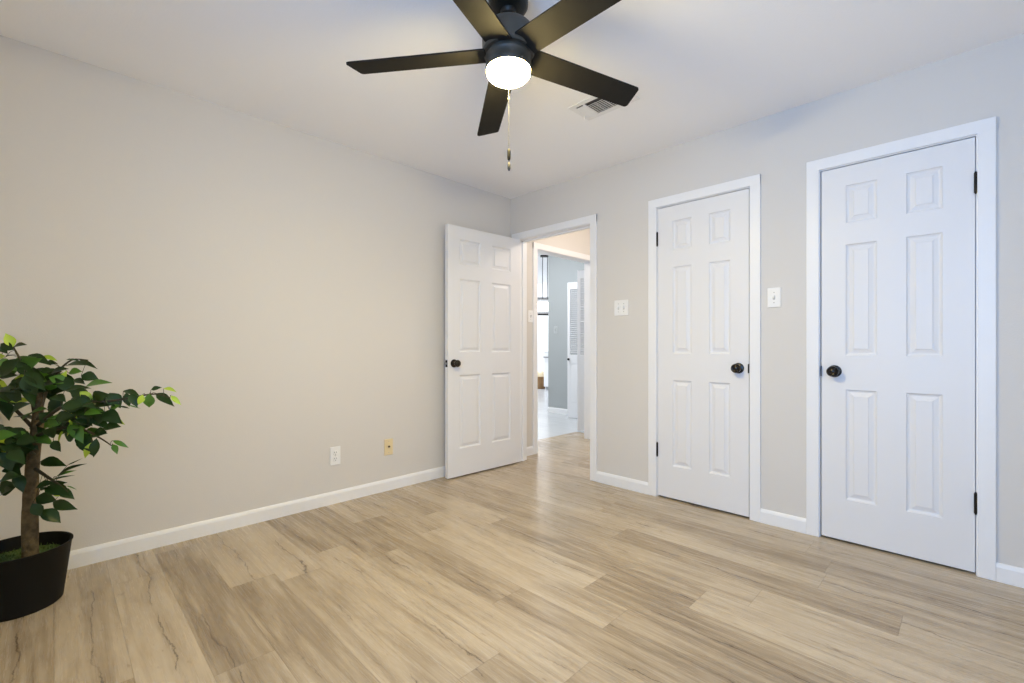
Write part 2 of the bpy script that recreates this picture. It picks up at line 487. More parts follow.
def closet_door(name, y_hi, y_lo, hinge_at_hi, lab):
    """closed leaf in the door wall: local x runs from y_hi towards y_lo (left to right seen from the room), local -y faces the room"""
    w = y_hi - y_lo
    r = empty(name, (XB + 0.001, y_hi, 0.012), (0, 0, -math.pi / 2))
    tag(r, lab, 'door', kind='structure')
    link('leaf', panel_leaf(w, 2.019, 0.035, panel_rects(w, 0.110, 0.116, ZS)), 'door', r)
    kx = w - 0.060 if hinge_at_hi else 0.060
    knob(r, kx, 0.913, 0, -1, 'bronze')
    hx = 0.0 if hinge_at_hi else w
    for z in (1.806, 0.322):
        hinge(r, hx + (-0.002 if hinge_at_hi else 0.002), z, -0.006)
    ex = w + 0.0005 if hinge_at_hi else -0.0005
    bm = B_(ex - 0.0022, ex + 0.0022, -0.0135, 0.012, 0.885, 0.94)
    link('strike_plate', bm, 'bronze', r)
    return r
closet_door('door_2', 1.562, 0.962, True, 'white six panel closet door nearest the doorway, knob on its right')
closet_door('door_3', 0.585, -0.016, False, 'white six panel closet door at the far right, knob on its left')

# open bedroom door, swung back against the long wall
D1W = 0.795
r = empty('door_1', (3.000, 2.899, 0.012), (0, 0, math.pi - math.radians(1.8)))
tag(r, 'white six panel door standing open against the long wall', 'door', kind='structure')
link('leaf', panel_leaf(D1W, 2.021, 0.035, panel_rects(D1W, 0.115, 0.125, ZS)), 'door', r).location = (0, -0.035, 0)
# local +y faces the room here
knob(r, D1W - 0.060, 0.913, 0.0, 1, 'old_bronze')
knob(r, D1W - 0.060, 0.913, -0.035, -1, 'old_bronze')
bm = B_(D1W - 0.001, D1W + 0.0012, -0.030, -0.005, 0.885, 0.941)
lp = link('latch_plate', bm, 'bronze', r)
bm = B_(D1W, D1W + 0.009, -0.023, -0.012, 0.905, 0.921, bev=0.002)
link('latch_bolt', bm, 'steel', lp)
for z in (1.806, 1.02, 0.24):
    hinge(r, -0.004, z, -0.035 - 0.004, 1)

# ------------------------------------------------------------------ hall and the rooms past it
HX0 = XB + TH
OX0, OX1, OZ = 3.39, 4.33, 2.022
bm = bmesh.new()
box(bm, HX0, OX0 - JT, YA, YA + TH, 0, ZC)
box(bm, OX1 + JT, 4.75, YA, YA + TH, 0, ZC)
box(bm, OX0 - JT, OX1 + JT, YA, YA + TH, OZ + JT, ZC)
struct('wall_hall_left', bm, 'wall', label='hall wall with the cased opening seen through the doorway', cat='wall')
bm = bmesh.new()
box(bm, 4.60, 4.71, 0.6, YA, 0, ZC)
box(bm, HX0, 4.60, 0.5, 0.6, 0, ZC)
struct('wall_hall_right', bm, 'wall', label='hall walls out of sight behind the closets', cat='wall')
struct('ceiling_hall', B_(HX0, 4.71, 0.5, YA + TH, ZC, ZC + 0.1), 'ceiling', label='white hall ceiling', cat='ceiling')
rt = empty('trim_4', (OX0, YA, 0))
tag(rt, 'white casing round the hall opening seen through the doorway', 'door casing', kind='structure')
bm = bmesh.new()
ow = OX1 - OX0
box(bm, -0.004 - CW, -0.004, -CT, -0.0005, 0, OZ + 0.004 + CW, bev=0.0025)
box(bm, ow + 0.004, ow + 0.004 + CW, -CT, -0.0005, 0, OZ + 0.004 + CW, bev=0.0025)
box(bm, -0.004 - CW, ow + 0.004 + CW, -CT - 0.0004, -0.0005, OZ + 0.004, OZ + 0.004 + CW, bev=0.0025)
link('casing', bm, 'trim', rt)
bm = bmesh.new()
box(bm, -JT + 0.001, 0, 0.0, TH + 0.001, 0, OZ); box(bm, ow, ow + JT - 0.001, 0.0, TH + 0.001, 0, OZ)
box(bm, -JT + 0.001, ow + JT - 0.001, 0.0, TH + 0.001, OZ, OZ + JT - 0.001)
link('jamb', bm, 'trim', rt)
baseboard('baseboard_hall', (HX0, YA), (OX0 - 0.0642, YA), (0, -1), 'short white baseboard in the hall beside the doorway')
l = bpy.data.lights.new('hall_lamp', 'POINT')
l.energy, l.color, l.shadow_soft_size = 21, (1.0, 0.87, 0.75), 0.10
o = bpy.data.objects.new('hall_lamp', l); o.location = LAMP_HALL; C.objects.link(o)

GX = 5.66
struct('wall_grey', B_(GX, GX + 0.14, 2.4, 4.83, 0, 2.74), 'grey_wall', label='blue grey wall seen through the hall opening', cat='wall')
bm = bmesh.new()
box(bm, 4.75, GX, 3.04, 3.15, 0, 2.74)
box(bm, 2.5, 2.6, YA + TH, 9.5, 0, 2.74)
struct('wall_entry', bm, 'grey_wall', label='grey walls of the entry past the hall', cat='wall')
baseboard('baseboard_grey', (GX, 3.15), (GX, 4.83), (-1, 0), 'white baseboard under the blue grey wall')
bm = bmesh.new()
box(bm, 9.0, 9.1, 3.0, 13.0, 0, 2.74)
box(bm, 2.5, 9.1, 11.0, 11.1, 0, 2.74)
struct('wall_dining', bm, 'white_wall', label='bright white wall at the far end of the view', cat='wall')
baseboard('baseboard_dining', (9.0, 4.0), (9.0, 11.0), (-1, 0), 'white baseboard of the far white wall')
bm = bmesh.new()
box(bm, 2.5, 9.1, YA + TH, 11.1, 2.74, 2.84)
box(bm, 4.71, 9.1, 2.3, YA + TH, 2.74, 2.84)
struct('ceiling_dining', bm, 'ceiling', label='white ceiling of the rooms past the hall', cat='ceiling')

def louver_leaf(name, p0, p1, lab, knob_x=None):
    p0, p1 = Vector((*p0, 0.012)), Vector((*p1, 0.012))
    w = (p1 - p0).length
    r = empty(name, p0, (0, 0, math.atan2(p1.y - p0.y, p1.x - p0.x)))
    tag(r, lab, 'door', kind='structure')
    h, th, st = 1.992, 0.028, 0.038
    bm = bmesh.new()
    box(bm, 0, st, 0, th, 0, h, bev=0.001); box(bm, w - st, w, 0, th, 0, h, bev=0.001)
    for z0, z1 in ((0, 0.19), (0.80, 0.93), (h - 0.10, h)):
        box(bm, st, w - st, 0.001, th - 0.001, z0, z1)
    link('frame', bm, 'door', r)
    bm = bmesh.new()
    z = 0.945
    while z < h - 0.115:
        vs = box(bm, st - 0.004, w - st + 0.004, -0.017, 0.017, -0.003, 0.003)
        mx = Matrix.Translation((0, th / 2, z + 0.012)) @ Matrix.Rotation(math.radians(-38), 4, 'X')
        for v in vs: v.co = mx @ v.co
        z += 0.030
    link('louvers', bm, 'door', r)
    bm = bmesh.new()
    box(bm, st, w - st, 0.006, th - 0.006, 0.19, 0.80)
    box(bm, st + 0.03, w - st - 0.03, 0.002, th - 0.002, 0.225, 0.765, bev=0.003)
    link('lower_panel', bm, 'door', r)
    if knob_x is not None:
        bm = bmesh.new()
        lathe(bm, [(0, 0), (0.012, 0.0), (0.008, 0.008), (0.008, 0.016), (0.017, 0.021), (0.018, 0.030), (0.010, 0.036), (0, 0.037)], 16, Matrix.Rotation(math.radians(90), 4, 'X'))
        link('knob', bm, 'bronze', r, smooth=True, loc=(knob_x, 0, 0.86))
    return r
louver_leaf('door_4', (5.366, 4.208), (5.485, 3.868), 'white louvered closet door with small dark knob before the grey wall', 0.025)
louver_leaf('door_5', (4.591, 3.445), (4.748, 3.222), 'nearer taller looking white louvered door beside the hall casing')

# ------------------------------------------------------------------ wall plates
def plate_mesh(w, h, d=0.006):
    bm = bmesh.new(); box(bm, -w / 2, w / 2, -d, 0, -h / 2, h / 2, bev=0.0022); return bm
def screw(parent, x, z, y=-0.006):
    bm = bmesh.new()
    lathe(bm, [(0.0032, 0), (0.003, 0.001), (0, 0.0014)], 10, Matrix.Rotation(math.radians(90), 4, 'X'))
    return link('screw', bm, 'screw', parent, loc=(x, y, z))
def toggle_switch(name, loc, rotz, gangs, lab, group=None, w=None, pm='plate'):
    r = empty(name, loc, (0, 0, rotz))
    tag(r, lab, 'light switch', group)
    gw = 0.046
    link('plate', plate_mesh(w or (0.071 + gw * (gangs - 1)), 0.116), pm, r)
    for g in range(gangs):
        x = (g - (gangs - 1) / 2) * gw
        bm = bmesh.new()
        vs = box(bm, -0.0045, 0.0045, -0.014, 0.0, -0.009, 0.009, bev=0.0015)
        for v in bm.verts:
            if v.co.y < -0.007: v.co.z += 0.006
        t = link('toggle', bm, pm, r, loc=(x, -0.006, 0))
        bm = bmesh.new()
        box(bm, -0.006, -0.0048, -0.0004, 0.0002, -0.0125, 0.0125); box(bm, 0.0048, 0.006, -0.0004, 0.0002, -0.0125, 0.0125)
        box(bm, -0.006, 0.006, -0.0004, 0.0002, -0.0135, -0.0095); box(bm, -0.006, 0.006, -0.0004, 0.0002, 0.0118, 0.0135)
        link('slot', bm, 'slot_light', r, loc=(x, -0.006, 0))
        screw(r, x, 0.030); screw(r, x, -0.030)
    return r
RW = -math.pi / 2           # plates on the door wall face -x
toggle_switch('light_switch', (XB - 0.0005, 1.855, 1.351), RW, 2, 'wide white double light switch between doorway and first closet door')
toggle_switch('light_switch', (XB - 0.0005, 0.821, 1.350), RW, 1, 'narrow white light switch between the two closet doors')
toggle_switch('light_switch', (3.292, YA - 0.0005, 1.355), 0, 1, 'white light switch on the hall wall inside the doorway')
s = toggle_switch('light_switch', (GX - 0.0005, 4.672, 1.325), RW, 1, 'grey painted light switch on the blue grey wall past the hall', pm='plate_grey')
toggle_switch('light_switch', (8.9995, 7.80, 1.31), RW, 1, 'tiny white light switch on the far white wall')

r = empty('power_outlet', (1.346, YA - 0.0005, 0.321))
tag(r, 'white double power outlet low on the long blank wall', 'power outlet')
link('plate', plate_mesh(0.071, 0.122), 'plate', r)
for z in (0.0205, -0.0205):
    bm = bmesh.new()
    lathe(bm, [(0.0172, 0), (0.0172, 0.0018), (0.016, 0.0028), (0, 0.0028)], 24, Matrix.Translation((0, 0, 0)) @ Matrix.Rotation(math.radians(90), 4, 'X'))
    s_ = link('socket', bm, 'plate', r, smooth=True, loc=(0, -0.0055, z))
    bm = bmesh.new()
    for x, hh in ((-0.0065, 0.0045), (0.0065, 0.0038)):
        box(bm, x - 0.0012, x + 0.0012, -0.0034, -0.0026, 0.001 - hh + 0.003, 0.001 + hh + 0.003)
    lathe(bm, [(0.0026, 0.0026), (0.0026, 0.0034), (0, 0.0034)], 10, Matrix.Translation((0, 0, -0.0085)) @ Matrix.Rotation(math.radians(90), 4, 'X'))
    link('slots', bm, 'slot', s_)
screw(r, 0, 0)

r = empty('cable_plate', (1.7485, YA - 0.0005, 0.318))
tag(r, 'small ivory cable television plate on the long blank wall', 'wall plate')
link('plate', plate_mesh(0.070, 0.118), 'ivory', r)
bm = bmesh.new()
lathe(bm, [(0.0075, 0), (0.0075, 0.004), (0.005, 0.0042), (0.005, 0.012), (0.0035, 0.012), (0, 0.011)], 6, Matrix.Rotation(math.radians(90), 4, 'X'))
link('connector', bm, 'old_bronze', r, loc=(0, -0.006, 0.004))
screw(r, 0, 0.043); screw(r, 0, -0.041)

# ------------------------------------------------------------------ ceiling register
r = empty('ceiling_vent', (2.200, 1.470, ZC))
tag(r, 'white square edged air vent in the ceiling behind a fan blade', 'vent')
bm = bmesh.new()
HX, HY = 0.104, 0.172                   # half sizes, long side along y
ix, iy = 0.072, 0.140
zt = -0.006
for x0, x1, y0, y1 in ((-HX, -ix, -HY, HY), (ix, HX, -HY, HY), (-ix, ix, -HY, -iy), (-ix, ix, iy, HY)):
    box(bm, x0, x1, y0, y1, zt, -0.0004, bev=0.0015)
box(bm, -ix, ix, 0.080, 0.092, zt + 0.001, -0.0006)
link('frame', bm, 'vent', r)
bm = B_(-ix + 0.001, ix - 0.001, -iy + 0.001, iy - 0.001, -0.0012, -0.0004)
link('duct_opening', bm, 'slot', r)
bm = bmesh.new()
n = 8
for k in range(n):                      # blades of the main grille, lengthwise
    x = -ix + 0.028 + k * (2 * ix - 0.032) / (n - 1)
    vs = box(bm, -0.0068, 0.0068, -iy, 0.080, -0.0006, 0.0006)
    mx = Matrix.Translation((x, 0, -0.0078)) @ Matrix.Rotation(math.radians(-24), 4, 'Y')
    for v in vs: v.co = mx @ v.co
for y in (-0.09, -0.035, 0.02):
    box(bm, -ix + 0.012, ix, y - 0.0012, y + 0.0012, -0.013, -0.0125)
link('grille', bm, 'vent', r)
bm = bmesh.new()
for k in range(4):                      # side-throw blades at one end
    y = 0.097 + k * 0.0115
    vs = box(bm, -ix + 0.009, ix, -0.0075, 0.0075, -0.0006, 0.0006)
    mx = Matrix.Translation((0, y, -0.0075)) @ Matrix.Rotation(math.radians(-18), 4, 'X')
    for v in vs: v.co = mx @ v.co
link('side_grille', bm, 'vent', r)
bm = bmesh.new()
tube(bm, [(0.03, 0.150, -0.007), (0.032, 0.152, -0.018), (0.040, 0.154, -0.026)], 0.0022, 8)
link('damper_lever', bm, 'vent', r)

# ------------------------------------------------------------------ ceiling fan
FX, FY, FZ, FR = 1.2355, 1.256, 2.1805, 0.632
fan = empty('ceiling_fan', (FX, FY, ZC - 0.003))
fan.rotation_mode = 'AXIS_ANGLE'         # hangs a hair off plumb
fan.rotation_axis_angle = (0.032, -0.788, 0.616, 0)
tag(fan, 'dark bronze five blade ceiling fan with a lit round lamp', 'ceiling fan')
def fz(z): return z - ZC
bm = bmesh.new()
lathe(bm, [(0.030, fz(2.352)), (0.056, fz(2.352)), (0.069, fz(2.357)), (0.076, fz(2.368)), (0.077, fz(2.385)), (0.077, fz(2.4395)), (0.0, fz(2.4395))], 40, cap=False)
link('canopy', bm, 'canopy', fan, smooth=True)
bm = bmesh.new()
lathe(bm, [(0.0, fz(2.25)), (0.022, fz(2.25)), (0.022, fz(2.300)), (0.0135, fz(2.305)), (0.0135, fz(2.33)), (0.024, fz(2.335)), (0.030, fz(2.345)), (0.030, fz(2.370)), (0, fz(2.375))], 24, cap=False)
link('downrod', bm, 'canopy', fan, smooth=True)
bm = bmesh.new()
lathe(bm, [(0, fz(2.281)), (0.070, fz(2.281)), (0.090, fz(2.277)), (0.099, fz(2.266)), (0.101, fz(2.250)), (0.100, fz(2.186)), (0.094, fz(2.180)), (0.0, fz(2.180))], 48, cap=False)
link('motor_housing', bm, 'housing_lit', fan, smooth=True)
bm = bmesh.new()
lathe(bm, [(0, fz(2.180)), (0.080, fz(2.180)), (0.080, fz(2.172)), (0.088, fz(2.166)), (0.088, fz(2.164)), (0.088, fz(2.161)), (0.0865, fz(2.159)), (0.0865, fz(2.134)), (0.0875, fz(2.132)), (0.0875, fz(2.117)), (0.086, fz(2.1145)), (0.0, fz(2.1145))], 48, cap=False)
lk = link('light_housing', bm, 'housing_lit', fan, smooth=True)
for a in (20, 140, 260):
    bm = bmesh.new()
    mx = Matrix.Rotation(math.radians(a), 4, 'Z') @ Matrix.Translation((0.0874, 0, fz(2.1235))) @ Matrix.Rotation(math.radians(90), 4, 'Y')
    lathe(bm, [(0.0028, 0), (0.0024, 0.0015), (0, 0.002)], 10, mx)
    link('screw', bm, 'steel', lk)
bm = bmesh.new()
prof = [(0.083, fz(2.1145)), (0.0835, fz(2.109))]
for k in range(1, 11):
    a = math.pi / 2 * k / 10
    prof.append((0.0835 * math.cos(a) ** 0.72 if k < 10 else 0.0, fz(2.109) - 0.031 * math.sin(a)))
lathe(bm, prof, 48, cap=False)
link('globe', bm, 'globe', fan, smooth='all')
def blade_mesh():
    bm = bmesh.new()
    r0, w0, w1, rc = 0.085, 0.060, 0.0555, 0.014
    out = [(r0, -w0 * 0.93)]
    # trailing corner, rounded
    def arc(cx, cy, a0, a1, n=5):
        return [(cx + rc * math.cos(math.radians(a0 + (a1 - a0) * i / n)), cy + rc * math.sin(math.radians(a0 + (a1 - a0) * i / n))) for i in range(n + 1)]
    out += arc(FR - 0.012 - rc, -w1 + rc, -90, 0)
    out += arc(FR + 0.004 - rc, w1 - rc, 0, 90)
    out += [(r0, w0 * 0.93)]
    lo = [bm.verts.new((x, y, -0.003)) for x, y in out]
    hi = [bm.verts.new((x, y, 0.003)) for x, y in out]
    bm.faces.new(lo); bm.faces.new(hi)
    for i in range(len(out)):
        j = (i + 1) % len(out)
        bm.faces.new((lo[i], lo[j], hi[j], hi[i]))
    mx = Matrix.Rotation(math.radians(-12), 4, 'X')
    for v in bm.verts: v.co = mx @ v.co
    return bm
first = None
for k in range(5):
    if first is None:
        b_ = link('blade', blade_mesh(), 'fan', fan); first = b_
        bm = bmesh.new()
        box(bm, 0.055, 0.135, -0.026, 0.026, 0.004, 0.010, bev=0.0015)
        mx = Matrix.Rotation(math.radians(-12), 4, 'X')
        for v in bm.verts: v.co = mx @ v.co
        br = link('blade_iron', bm, 'fan', b_)
    else:
        b_ = first.copy(); C.objects.link(b_); b_.parent = fan
        d_ = br.copy(); C.objects.link(d_); d_.parent = b_
    b_.location = (0, 0, fz(FZ + 0.003))
    b_.rotation_euler = (0, 0, math.radians(127.3 + 72 * k))
# pull chain on the far side of the lamp
u = 0.062 / math.sqrt(2)
pc = bmesh.new()
z = 2.118
while z > 1.848:
    bmesh.ops.create_icosphere(pc, subdivisions=1, radius=0.0014, matrix=Matrix.Translation((u, u, fz(z))))
    z -= 0.0048
tube(pc, [(u, u, fz(2.12)), (u, u, fz(1.842))], 0.0005, 5)
ch = link('pull_chain', pc, 'chain', fan, smooth=True)
bm = bmesh.new()
lathe(bm, [(0, 0.0), (0.0035, 0.0), (0.0058, -0.004), (0.0066, -0.012), (0.0066, -0.032), (0.0055, -0.042), (0.003, -0.046), (0, -0.046)], 16)
link('fob', bm, 'pot', ch, smooth=True, loc=(u, u, fz(1.843)))
bm = bmesh.new()
lathe(bm, [(0, 0.006), (0.0015, 0.006), (0.0015, 0.0), (0.004, -0.003), (0.0056, -0.012), (0.0058, -0.026), (0.003, -0.034), (0, -0.035)], 16)
link('chain_end', bm, 'chain', ch, smooth=True, loc=(u, u, fz(1.790)))
bm = bmesh.new()
lathe(bm, [(0, 0.006), (0.003, 0.005), (0.004, 0), (0.003, -0.005), (0, -0.006)], 12)
link('chain_connector', bm, 'chain', ch, smooth=True, loc=(u, u, fz(2.045)))

# ------------------------------------------------------------------ potted ficus
TX, TY = -0.10, 2.75
tree = empty('potted_ficus', (TX, TY, 0.0))
tag(tree, 'potted green ficus tree in a black pot against the long blank wall', 'potted plant')
bm = bmesh.new()
lathe(bm, [(0, 0.0), (0.124, 0.0), (0.130, 0.006), (0.157, 0.232), (0.1605, 0.236), (0.1605, 0.241), (0.1545, 0.241), (0.150, 0.225), (0.146, 0.185), (0, 0.185)], 56, cap=False)
link('pot', bm, 'pot', tree, smooth=True)
bm = bmesh.new()
bmesh.ops.create_circle(bm, cap_ends=True, segments=32, radius=0.145, matrix=Matrix.Translation((0, 0, 0.188)))
for _ in range(900):
    a, q = random.uniform(0, 2 * math.pi), 0.144 * math.sqrt(random.random())
    p = Vector((q * math.cos(a), q * math.sin(a), 0.186))
    d = Vector((random.uniform(-1, 1), random.uniform(-1, 1), random.uniform(0.5, 1.4))).normalized() * random.uniform(0.008, 0.022)
    s = d.cross(Vector((random.random() - .5, random.random() - .5, 0.2))).normalized() * 0.0022
    if (p + d).xy.length > 0.148: continue
    bm.faces.new([bm.verts.new(c) for c in (p - s, p + s, p + d * 0.6 + s * 0.8, p + d)])
link('moss', bm, 'moss', tree)

R2 = math.sqrt(2)
def vp(u, v, t):
    """a point of the tree seen at (u, v) of the photograph, at distance t along the view axis, in tree space"""
    s = (u - CU) / FPX
    t = min(t, 2.955 * R2 / (1 - s))    # stays clear of the wall behind
    return Vector((t * (1 + s) / R2 - TX, t * (1 - s) / R2 - TY, CAMZ + (CV - v) * t / FPX))
T0 = (TX + TY) / R2                     # trunk distance
trunk_pts = [vp(30.5, 553, T0), vp(30, 520, T0), vp(31, 490, T0), vp(33, 460, T0 + 0.005), vp(37, 430, T0 + 0.01), vp(38, 405, T0 + 0.01), vp(36, 380, T0 + 0.015)]
trunk_pts[0].z = 0.17
bm = bmesh.new()
def smooth_path(pts, n=4):
    out = []
    P_ = [pts[0]] + list(pts) + [pts[-1]]
    for i in range(1, len(P_) - 2):
        for k in range(n):
            t = k / n
            a, b, c, d = P_[i - 1], P_[i], P_[i + 1], P_[i + 2]
            out.append(0.5 * ((2 * b) + (c - a) * t + (2 * a - 5 * b + 4 * c - d) * t * t + (3 * b - a - 3 * c + d) * t ** 3))
    out.append(pts[-1])
    return out
tp = smooth_path(trunk_pts)
tube(bm, tp, [0.0275 - 0.0125 * i / (len(tp) - 1) + random.uniform(-.0012, .0012) for i in range(len(tp))], 14)
link('trunk', bm, 'bark', tree, smooth='all')

def add_leaf(bm, base, tip, width, face, mi, curl=0.12):
    """pointed oval leaf from base to tip, folded along its midrib, roughly facing the vector face"""
    ax = tip - base
    L = ax.length
    if L < 0.006: return
    ax = ax / L
    side = ax.cross(face)
    if side.length < 0.05: side = ax.cross(Vector((0.3, 0.5, 0.8)))
    side.normalize()
    nrm = side.cross(ax).normalized()
    prof = [(0.0, 0.06), (0.10, 0.42), (0.26, 0.86), (0.42, 1.0), (0.60, 0.86), (0.78, 0.50), (0.90, 0.20), (1.0, 0.0)]
    rows = []
    for t, wv in prof:
        cz = curl * L * math.sin(math.pi * t) * 0.5 - curl * L * 0.35 * t * t
        c = base + ax * (L * t) + nrm * cz
        h = width * 0.5 * wv
        up = nrm * (h * 0.38)
        if wv == 0: rows.append([bm.verts.new(c)])
        else: rows.append([bm.verts.new(c - side * h + up), bm.verts.new(c), bm.verts.new(c + side * h + up)])
    for a, b in zip(rows, rows[1:]):
        if len(b) == 1:
            fs = [(a[0], a[1], b[0]), (a[1], a[2], b[0])]
        else:
            fs = [(a[0], a[1], b[1], b[0]), (a[1], a[2], b[2], b[1])]
        for f in fs:
            q = bm.faces.new(f); q.material_index = mi; q.smooth = True

# leaves of each limb as read off the photograph: (base u, v, tip u, v, width in px, tone)
Z4 = lambda *a: (a[0] / 6.83, 325 + a[1] / 6.83, a[2] / 6.83, 325 + a[3] / 6.83, a[4] / 6.83, a[5])
Z5 = lambda *a: (80 + a[0] / 7.59, 370 + a[1] / 7.59, 80 + a[2] / 7.59, 370 + a[3] / 7.59, a[4] / 7.59, a[5])
Z6 = lambda *a: (a[0] / 6.21, 420 + a[1] / 6.21, a[2] / 6.21, 420 + a[3] / 6.21, a[4] / 6.21, a[5])
LIMBS = []
# (twig path [(u, v, dt)...], leaves, number and spread of random filler leaves)
LIMBS.append(dict(path=[(37, 425, .01), (31, 395, -.02), (24, 368, -.05), (15, 350, -.06), (10, 340, -.06)], leaves=[
    Z4(88,150,43,65,58,1.5), Z4(90,170,10,130,60,0), Z4(85,160,172,135,55,0), Z4(0,215,32,212,36,2), Z4(0,150,45,190,50,0), Z4(40,215,110,215,30,0),
    Z4(60,290,175,300,62,1), Z4(0,240,70,290,60,1), Z4(190,330,100,390,46,2), Z4(0,360,108,345,60,0), Z4(110,430,240,400,60,0), Z4(0,440,100,460,60,0)], fill=(16, 18, 375, 18, 26)))
LIMBS.append(dict(path=[(38, 420, .0), (46, 392, .03), (58, 372, .06), (72, 360, .08), (88, 360, .08)], leaves=[
    Z4(150,260,245,215,42,0), Z4(195,205,330,265,62,0), Z4(320,255,385,262,36,0), Z4(300,210,382,240,30,2), Z4(455,238,540,245,20,0), Z4(545,238,652,292,30,0),
    Z4(450,280,580,272,60,0), Z4(470,330,552,318,62,1), Z4(555,345,662,368,72,0), Z4(350,330,455,300,52,0), Z4(395,400,450,320,42,1.6), Z4(280,320,360,310,50,0),
    Z4(240,340,290,400,50,0), Z4(470,390,570,400,80,0), Z4(240,300,320,340,55,0)], fill=(12, 52, 378, 20, 18)))
LIMBS.append(dict(path=[(38, 425, -.01), (60, 408, -.06), (85, 402, -.09), (110, 401, -.10), (135, 397, -.10), (155, 394, -.10), (170, 398, -.10)], leaves=[
    Z5(45,125,218,95,60,1), Z4(440,450,600,430,50,0), Z4(545,455,632,515,52,2), Z4(490,500,640,560,84,0), Z4(640,500,700,545,62,0),
    Z5(95,215,215,190,92,0), Z5(225,175,300,278,96,0), Z5(330,158,440,192,50,0), Z5(350,175,372,268,56,0), Z5(385,180,430,272,60,0), Z5(475,188,444,258,46,2),
    Z5(527,180,525,276,72,1), Z5(540,150,612,133,36,0), Z5(635,140,722,162,34,2), Z5(580,178,700,264,62,0), Z5(690,195,760,258,34,2),
    Z5(100,260,240,262,92,0), Z5(230,300,300,268,42,1), Z5(100,400,215,330,92,0), Z5(30,330,150,328,60,1), Z5(0,420,90,330,80,0), Z5(245,345,328,408,42,2),
    Z5(300,275,370,290,14,0), Z5(360,265,450,290,10,1)], fill=(10, 82, 408, 24, 14)))
LIMBS.append(dict(path=[(38, 435, -.02), (62, 428, -.04), (84, 430, -.05), (100, 438, -.06), (112, 446, -.06)], leaves=[
    Z5(180,440,297,430,80,0), Z5(100,490,195,480,90,0), Z5(125,520,104,650,62,0), Z5(75,490,0,590,86,0), Z5(88,550,40,660,46,2), Z5(250,535,358,585,34,1),
    Z5(250,565,280,632,40,1), Z6(395,5,285,40,52,1), Z6(405,55,365,150,26,2), Z6(445,0,422,90,16,2), Z6(455,0,465,60,20,2), Z6(330,130,372,190,50,0), Z6(420,130,480,60,72,0),
    Z4(445,545,520,630,42,1.5), Z4(465,625,512,685,30,2), Z4(330,683,430,620,72,1), Z4(350,490,440,520,72,0), Z4(320,575,160,640,78,1)], fill=(14, 66, 425, 20, 14)))
LIMBS.append(dict(path=[(34, 468, 0), (46, 476, -.02), (58, 484, -.03), (68, 492, -.03)], leaves=[
    Z6(255,255,395,280,66,0), Z6(350,355,512,275,32,0), Z6(350,350,460,315,20,1), Z6(420,280,500,243,7,0), Z6(310,380,445,345,14,0), Z6(225,420,330,390,52,0), Z6(300,420,402,390,48,0),
    Z6(225,480,340,500,72,0), Z6(350,430,452,485,56,0), Z6(330,460,378,470,34,1.6), Z6(330,510,463,550,62,0), Z6(200,520,250,590,62,0), Z6(255,560,366,630,76,0), Z6(410,410,470,430,8,1)], fill=(3, 46, 488, 7, 8)))
LIMBS.append(dict(path=[(34, 455, -.01), (22, 448, -.04), (8, 452, -.07), (-10, 465, -.09)], leaves=[
    Z6(75,150,8,240,42,2), Z6(0,440,105,400,92,0), Z6(0,380,110,350,82,0), Z6(100,330,140,440,60,0), Z6(30,300,120,330,70,0), Z6(10,460,70,430,60,0), Z6(125,300,150,200,60,0),
    Z4(225,515,75,522,38,2), Z4(0,520,60,640,82,0), Z4(80,600,190,540,72,0)], fill=(34, 12, 440, 20, 24)))
LIMBS.append(dict(path=[(35, 430, 0), (10, 405, .04), (-22, 385, .06), (-60, 380, .05), (-95, 392, .04)], leaves=[], fill=(46, -40, 392, 42, 26)))
LIMBS.append(dict(path=[(35, 445, 0), (5, 430, -.05), (-30, 425, -.10), (-70, 435, -.12)], leaves=[], fill=(40, -34, 435, 36, 22)))
